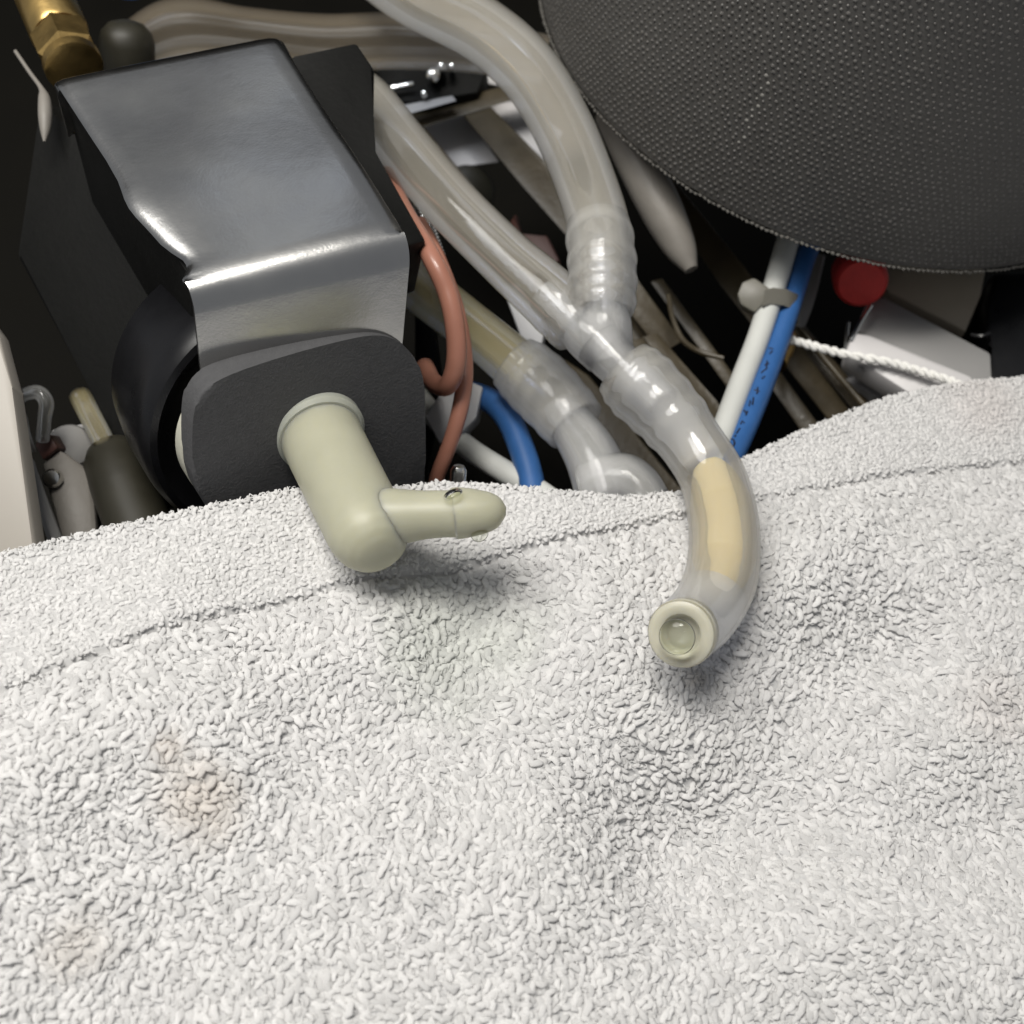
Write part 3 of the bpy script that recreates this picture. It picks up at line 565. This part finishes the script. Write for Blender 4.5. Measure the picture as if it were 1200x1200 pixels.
# ------------------------------------------------------------------ right: boiler with dotted jacket
bo = empty('boiler', Vector((174.7, 169.8, 8)), 'big round boiler in a dark jacket with raised dots, upper right', 'boiler')
BC = Vector((174.7, 169.8, 8)); BRD = 64.6
lathe('jacket', BC, UZ, [(0, BRD-3), (0, BRD-.4), (.5, BRD), (20, BRD), (60, BRD), (100, BRD), (118, BRD)], M['boiler'], bo, 160, True)
dv, df = [], []; wv, wf = [], []; pitch = 1.28
def shown(p):
    c = ROT.transposed() @ (p-CAM); return 600-F*c.x/c.z, 600+F*c.y/c.z
rowsn = int(75/(pitch*.866)); ncol = int(2*math.pi*BRD/pitch)
for r_ in range(rowsn):
    z = 1.6+r_*pitch*.866
    for c in range(ncol):
        a = 2*math.pi*(c+.5*(r_ % 2))/ncol
        if not (math.pi*.78 < a < math.pi*1.86): continue
        a += random.gauss(0, .0018); zz = z+random.gauss(0, .09)
        nrm = Vector((math.cos(a), math.sin(a), 0)); tg = Vector((-math.sin(a), math.cos(a), 0)); c0_ = BC+nrm*BRD+Vector((0, 0, zz))
        rr = .39*random.uniform(.7, 1.2); hh = .21*random.uniform(.8, 1.15)
        ring = [c0_-nrm*.05+(tg*math.cos(k*math.pi/3)+UZ*math.sin(k*math.pi/3))*rr for k in range(6)]
        ring2 = [c0_+nrm*hh*.75+(tg*math.cos(k*math.pi/3)+UZ*math.sin(k*math.pi/3))*rr*.55 for k in range(6)]
        qx, qy = shown(c0_); tv, tf = dv, df
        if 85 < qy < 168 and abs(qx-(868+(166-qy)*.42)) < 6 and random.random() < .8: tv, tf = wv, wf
        b0 = len(tv); tv += ring+ring2+[c0_+nrm*hh]
        for k in range(6):
            k2 = (k+1) % 6; tf += [(b0+k, b0+k2, b0+6+k2), (b0+k, b0+6+k2, b0+6+k), (b0+6+k, b0+6+k2, b0+12)]
dme = mesh_np('raised_dots', np.array([v[:] for v in dv])*MM, np.array(df), M['dots'])
dots = link('raised_dots', dme, bo); tag(dots, kind='stuff')
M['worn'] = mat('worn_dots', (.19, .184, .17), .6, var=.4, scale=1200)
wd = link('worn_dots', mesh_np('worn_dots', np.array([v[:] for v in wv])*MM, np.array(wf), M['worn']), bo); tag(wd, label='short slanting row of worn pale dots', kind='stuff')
bm = bmesh.new()
for k in range(230):
    a = math.pi*(.78+1.08*k/230); a2 = a+.0118
    q = [BC+Vector((math.cos(t)*(BRD+.1), math.sin(t)*(BRD+.1), random.uniform(-.15, .25)))+Vector((0, 0, 0)) for t in (a, (a+a2)/2, a2)]
    q[1] += Vector((math.cos(a), math.sin(a), 0))*.25
    add_tube(bm, [Vector((*p, r)) for p, r in zip(q, (random.uniform(.1, .22), random.uniform(.2, .36), random.uniform(.1, .22)))], 6)
o = link('rim_thread', mesh_of(bm, 'rim_thread', 0), bo, True, M['rim']); tag(o, kind='stuff')

# cables right
cA = [(930, 262, 238, 13.5), (921, 290, 236, 13.5), (908, 335, 233, 13.5), (889, 395, 228, 13.5), (868, 450, 222, 14), (846, 510, 214, 14.5), (830, 560, 208, 14.5)]
cB = [(958, 270, 240, 12.5), (944, 300, 237, 12.5), (930, 345, 234, 12.5), (912, 400, 229, 13), (894, 450, 223, 13.5), (872, 503, 216, 14.5), (848, 555, 209, 14.5)]
c1 = tube('white_cable', path_px(cA, 10), M['white_wire'], None, None, 20); tag(c1, 'white cable tied to the blue one, hanging down from under the boiler', 'cable')
c2 = tube('printed_cable', path_px(cB, 10), M['blue'], None, None, 20); tag(c2, 'blue cable with dark printed characters tied to the white one under the boiler', 'cable')
bm = bmesh.new(); strokes = []
pathB = path_px(cB, 10)
def on_cable(px, py):                         # point of the blue insulation's visible skin
    ray = (P(px, py, 200)-CAM).normalized(); best = None
    for k_, p in enumerate(pathB):
        c = Vector(p[:3]); t = (c-CAM).dot(ray); d = (c-(CAM+ray*t)).length
        if best is None or d < best[0]: best = (d, t, p[3], k_)
    k = best[3]; c = Vector(pathB[k][:3]); r = pathB[k][3]; T = (Vector(pathB[min(k+1, len(pathB)-1)][:3])-Vector(pathB[k-1][:3])).normalized()
    o_ = CAM-c; od = o_-T*o_.dot(T); rd = ray-T*ray.dot(T); A_ = rd.dot(rd); B_ = od.dot(rd); C_ = od.dot(od)-r*r
    return CAM+ray*((-B_-math.sqrt(max(0, B_*B_-A_*C_)))/A_)
marks = [[(857+4*math.cos(k), 519+5*math.sin(k)) for k in np.linspace(0, 6.3, 8)], [(863, 508), (867, 502)], [(861, 512), (862, 510)], [(868, 497), (870, 493), (872, 496)], [(874, 487), (876, 482)], [(872, 481), (874, 484)],
         [(878, 476), (879, 469), (882, 475), (883, 466)], [(884, 457), (890, 459)], [(887, 462), (888, 454)], [(893, 444), (896, 441)], [(892, 437), (897, 433)], [(896, 428), (901, 426)], [(898, 433), (899, 423)], [(902, 415), (905, 411)], [(901, 408), (906, 409)]]
for mk in marks: add_tube(bm, [Vector((*on_cable(*q), .17)) for q in mk], 6)
link('printed_characters', mesh_of(bm, 'printed_characters'), c2, True, M['ink'])
ct = empty('cable_tie', P(900, 350, 229), 'pale plastic cable tie around the white and blue cables', 'cable tie')
slab('head', [(864, 345, 229), (870, 330, 229), (884, 325, 229), (903, 338, 228), (900, 352, 228), (884, 366, 228.5), (868, 357, 229)], 4, M['tie'], ct, .5)
band = [(896, 345, 229.0, 1), (906, 342, 229.6, 1), (922, 344, 230.4, 1), (935, 350, 232.5, 1), (938, 353, 236, 1)]
bm = bmesh.new(); prev = None
for a, b_, d, _ in band:
    t_, b2 = P(a, b_-5, d-1.2), P(a-3, b_+14, d-1.2); f = (P(a, b_, d)-CAM).normalized()*.9
    q = [bm.verts.new(v) for v in (t_, b2, b2+f, t_+f)]
    if prev:
        for k in range(4): bm.faces.new((prev[k], prev[(k+1) % 4], q[(k+1) % 4], q[k]))
    else: bm.faces.new(q)
    prev = q
bm.faces.new(prev[::-1]); link('band', mesh_of(bm, 'band'), ct, True, M['tie'])

# right hand clutter
rc = lathe('red_cap', P(1006, 318, 243), P(1010, 335, 236)-P(1006, 318, 243), [(0, 4.4), (0, 5.2), (5, 5.2), (6.2, 4.9), (6.9, 4.2), (7.1, .1)], M['red'], None, 36); tag(rc, 'round red rubber cap under the boiler\'s rim', 'cap')
wb = empty('white_block', P(1085, 410, 235), 'white plastic block with a ridge, under the red cap and the boiler', 'plastic block')
slab('body', [(1014, 356, 243), (1034, 346, 244), (1162, 413, 236), (1165, 470, 231), (1090, 470, 231), (1004, 384, 240)], 16, M['grey_white'], wb, .8)
slab('ridge', [(990, 412, 235), (1000, 388, 236), (1020, 392, 236), (1140, 440, 230), (1150, 470, 229), (1080, 470, 229)], 7, M['white'], wb, .9)
tag(slab('beige_plate', [(1020, 305, 252), (1090, 308, 252), (1155, 315, 250), (1150, 345, 248), (1132, 388, 245), (1068, 355, 247), (1040, 340, 248)], 5, M['beige']), 'beige plate under the boiler right of the red cap', 'plate')
bk = empty('black_housing', P(1185, 380, 240), 'black housing at the right edge between boiler and towel', 'housing')
slab('body', [(1163, 318, 250), (1260, 312, 250), (1260, 480, 236), (1160, 470, 236), (1166, 400, 240), (1150, 360, 246)], 14, M['black_gloss'], bk, 1.5)
tube('grip', path_px([(1138, 392, 238, 2.5), (1150, 394, 237, 3), (1160, 390, 237, 2.5)], 5), M['black_gloss'], bk, None, 10)
pins = empty('metal_spring_clip', P(997, 390, 238), 'thin bright metal clip legs below the red cap', 'clip')
tube('leg', path_px([(1021, 358, 238, 2.5), (1010, 375, 237, 2.7), (999, 396, 236, 3), (1000, 402, 236, 2.2)], 5), M['chrome'], pins, None, 10)
tube('leg', path_px([(994, 378, 238, 2), (992, 395, 236.6, 2.2), (990, 415, 235.6, 2.2)], 5), M['chrome'], pins, None, 10)
st = empty('twisted_string', P(1020, 420, 232), 'twisted white string running from the cables over the white block to the towel', 'string')
base = path_px([(926, 398, 234, 1), (955, 406, 233, 1), (990, 415, 232, 1), (1040, 424, 230.5, 1), (1075, 434, 229, 1), (1110, 445, 227, 1), (1140, 458, 225, 1)], 16)
for ph in (0, math.pi):
    pts = []
    for i, p in enumerate(base):
        a = i*.62+ph; up_ = Vector((0, 0, 1)); T = (Vector(base[min(i+1, len(base)-1)][:3])-Vector(base[max(i-1, 0)][:3])).normalized(); N = T.cross(up_).normalized(); B = T.cross(N)
        pts.append(Vector((*(Vector(p[:3])+(N*math.cos(a)+B*math.sin(a))*.42), .50+.08*math.sin(i*1.7))))
    tube('strand', pts, M['string'], st, None, 8)
tag(tube('white_strip', path_px([(962, 300, 250, 5), (952, 335, 248, 7), (943, 362, 246, 8), (936, 385, 245, 6)], 6), M['grey_white'], None, None, 12), 'pale strip right of the two tied cables', 'strip')
tag(tube('thin_rod', path_px([(918, 358, 246, 4), (970, 425, 243, 4), (1030, 495, 239, 4)], 6), M['brown_bar'], None, None, 12), 'thin dull rod running down from the cable tie to the towel', 'rod')
tag(lathe('brass_tip', P(918, 395, 240), P(908, 436, 234)-P(918, 395, 240), [(0, 2.6), (4, 2.6), (5.2, 2.2), (8, 2.0), (8.2, .1)], M['brass'], None, 20), 'small dull brass tip behind the blue printed cable', 'brass tip')
tag(slab('pale_wedge', [(985, 445, 246), (1050, 425, 246), (1085, 470, 240), (1070, 490, 238), (1020, 460, 244)], 4, M['grey_panel']), 'dull grey wedge behind the string just above the towel', 'wedge')

# ------------------------------------------------------------------ left edge
sp_ = slab('side_panel', [(-70, 300, 190), (-2, 392, 186), (14, 455, 184), (42, 640, 180), (30, 700, 177), (-70, 720, 180)], 3.2, M['cream'], None, .5); tag(sp_, 'cream side panel at the left edge standing behind the towel', 'panel')
cc_ = empty('clear_clip', P(42, 485, 200), 'bent clear plastic clip beside the cream side panel', 'clip')
tube('arm', path_px([(18, 470, 200, 8), (30, 462, 199, 8), (45, 460, 198, 9), (54, 472, 198, 9), (52, 492, 199, 8), (50, 515, 201, 8)], 8), M['conn'], cc_, .6, 16)
tube('arm', path_px([(20, 475, 201, 5), (26, 490, 201, 6), (30, 510, 202, 6), (38, 530, 203, 5)], 8), M['conn'], cc_, .6, 16)
slab('stopper', [(40, 520, 202), (58, 508, 202), (68, 525, 202), (50, 540, 202)], 5, M['maroon'], cc_)
gc = empty('grey_connector', P(85, 570, 203), 'pinkish grey plastic connector in the lower left corner just above the towel', 'connector')
slab('body', [(48, 541, 203), (70, 524, 203), (108, 552, 204), (116, 640, 199), (75, 645, 198)], 9, M['pink_grey'], gc, 1)
slab('flange', [(28, 520, 202), (40, 540, 201), (78, 640, 196), (66, 650, 195), (30, 545, 200)], 4, M['grey_white'], gc, .5)
lathe('screw', P(66, 562, 204), P(60, 560, 199.6)-P(66, 562, 204), [(0, 1.6), (3.6, 1.6), (4.4, 1.2), (4.5, .1)], M['chrome'], gc, 16)
wn = empty('white_nut', P(88, 525, 210), 'white plastic nut between the clear clip and the amber pipe', 'nut')
slab('body', [(58, 503, 211), (103, 494, 211), (122, 520, 210), (116, 552, 208), (90, 548, 208)], 7, M['white'], wn, .6)
lathe('boss', P(84, 528, 212), P(82, 522, 207)-P(84, 528, 212), [(0, 4), (3, 4), (5.2, 3.4), (6, 2), (6.1, .1)], M['grey_white'], wn, 28)
ap = empty('amber_pipe', P(112, 510, 205), 'short amber pipe in an olive collar left of the black coil', 'pipe')
tube('pipe', path_px([(94, 464, 210, 13), (102, 480, 208, 13), (120, 515, 205, 13), (132, 545, 203, 13)], 6), M['sil_amber'], ap, .6, 20)
lathe('collar', P(128, 525, 208), P(165, 620, 200)-P(128, 525, 208), [(0, 2.5), (.6, 4), (3, 5.2), (10, 5.4), (22, 5.4)], M['olive'], ap, 32)
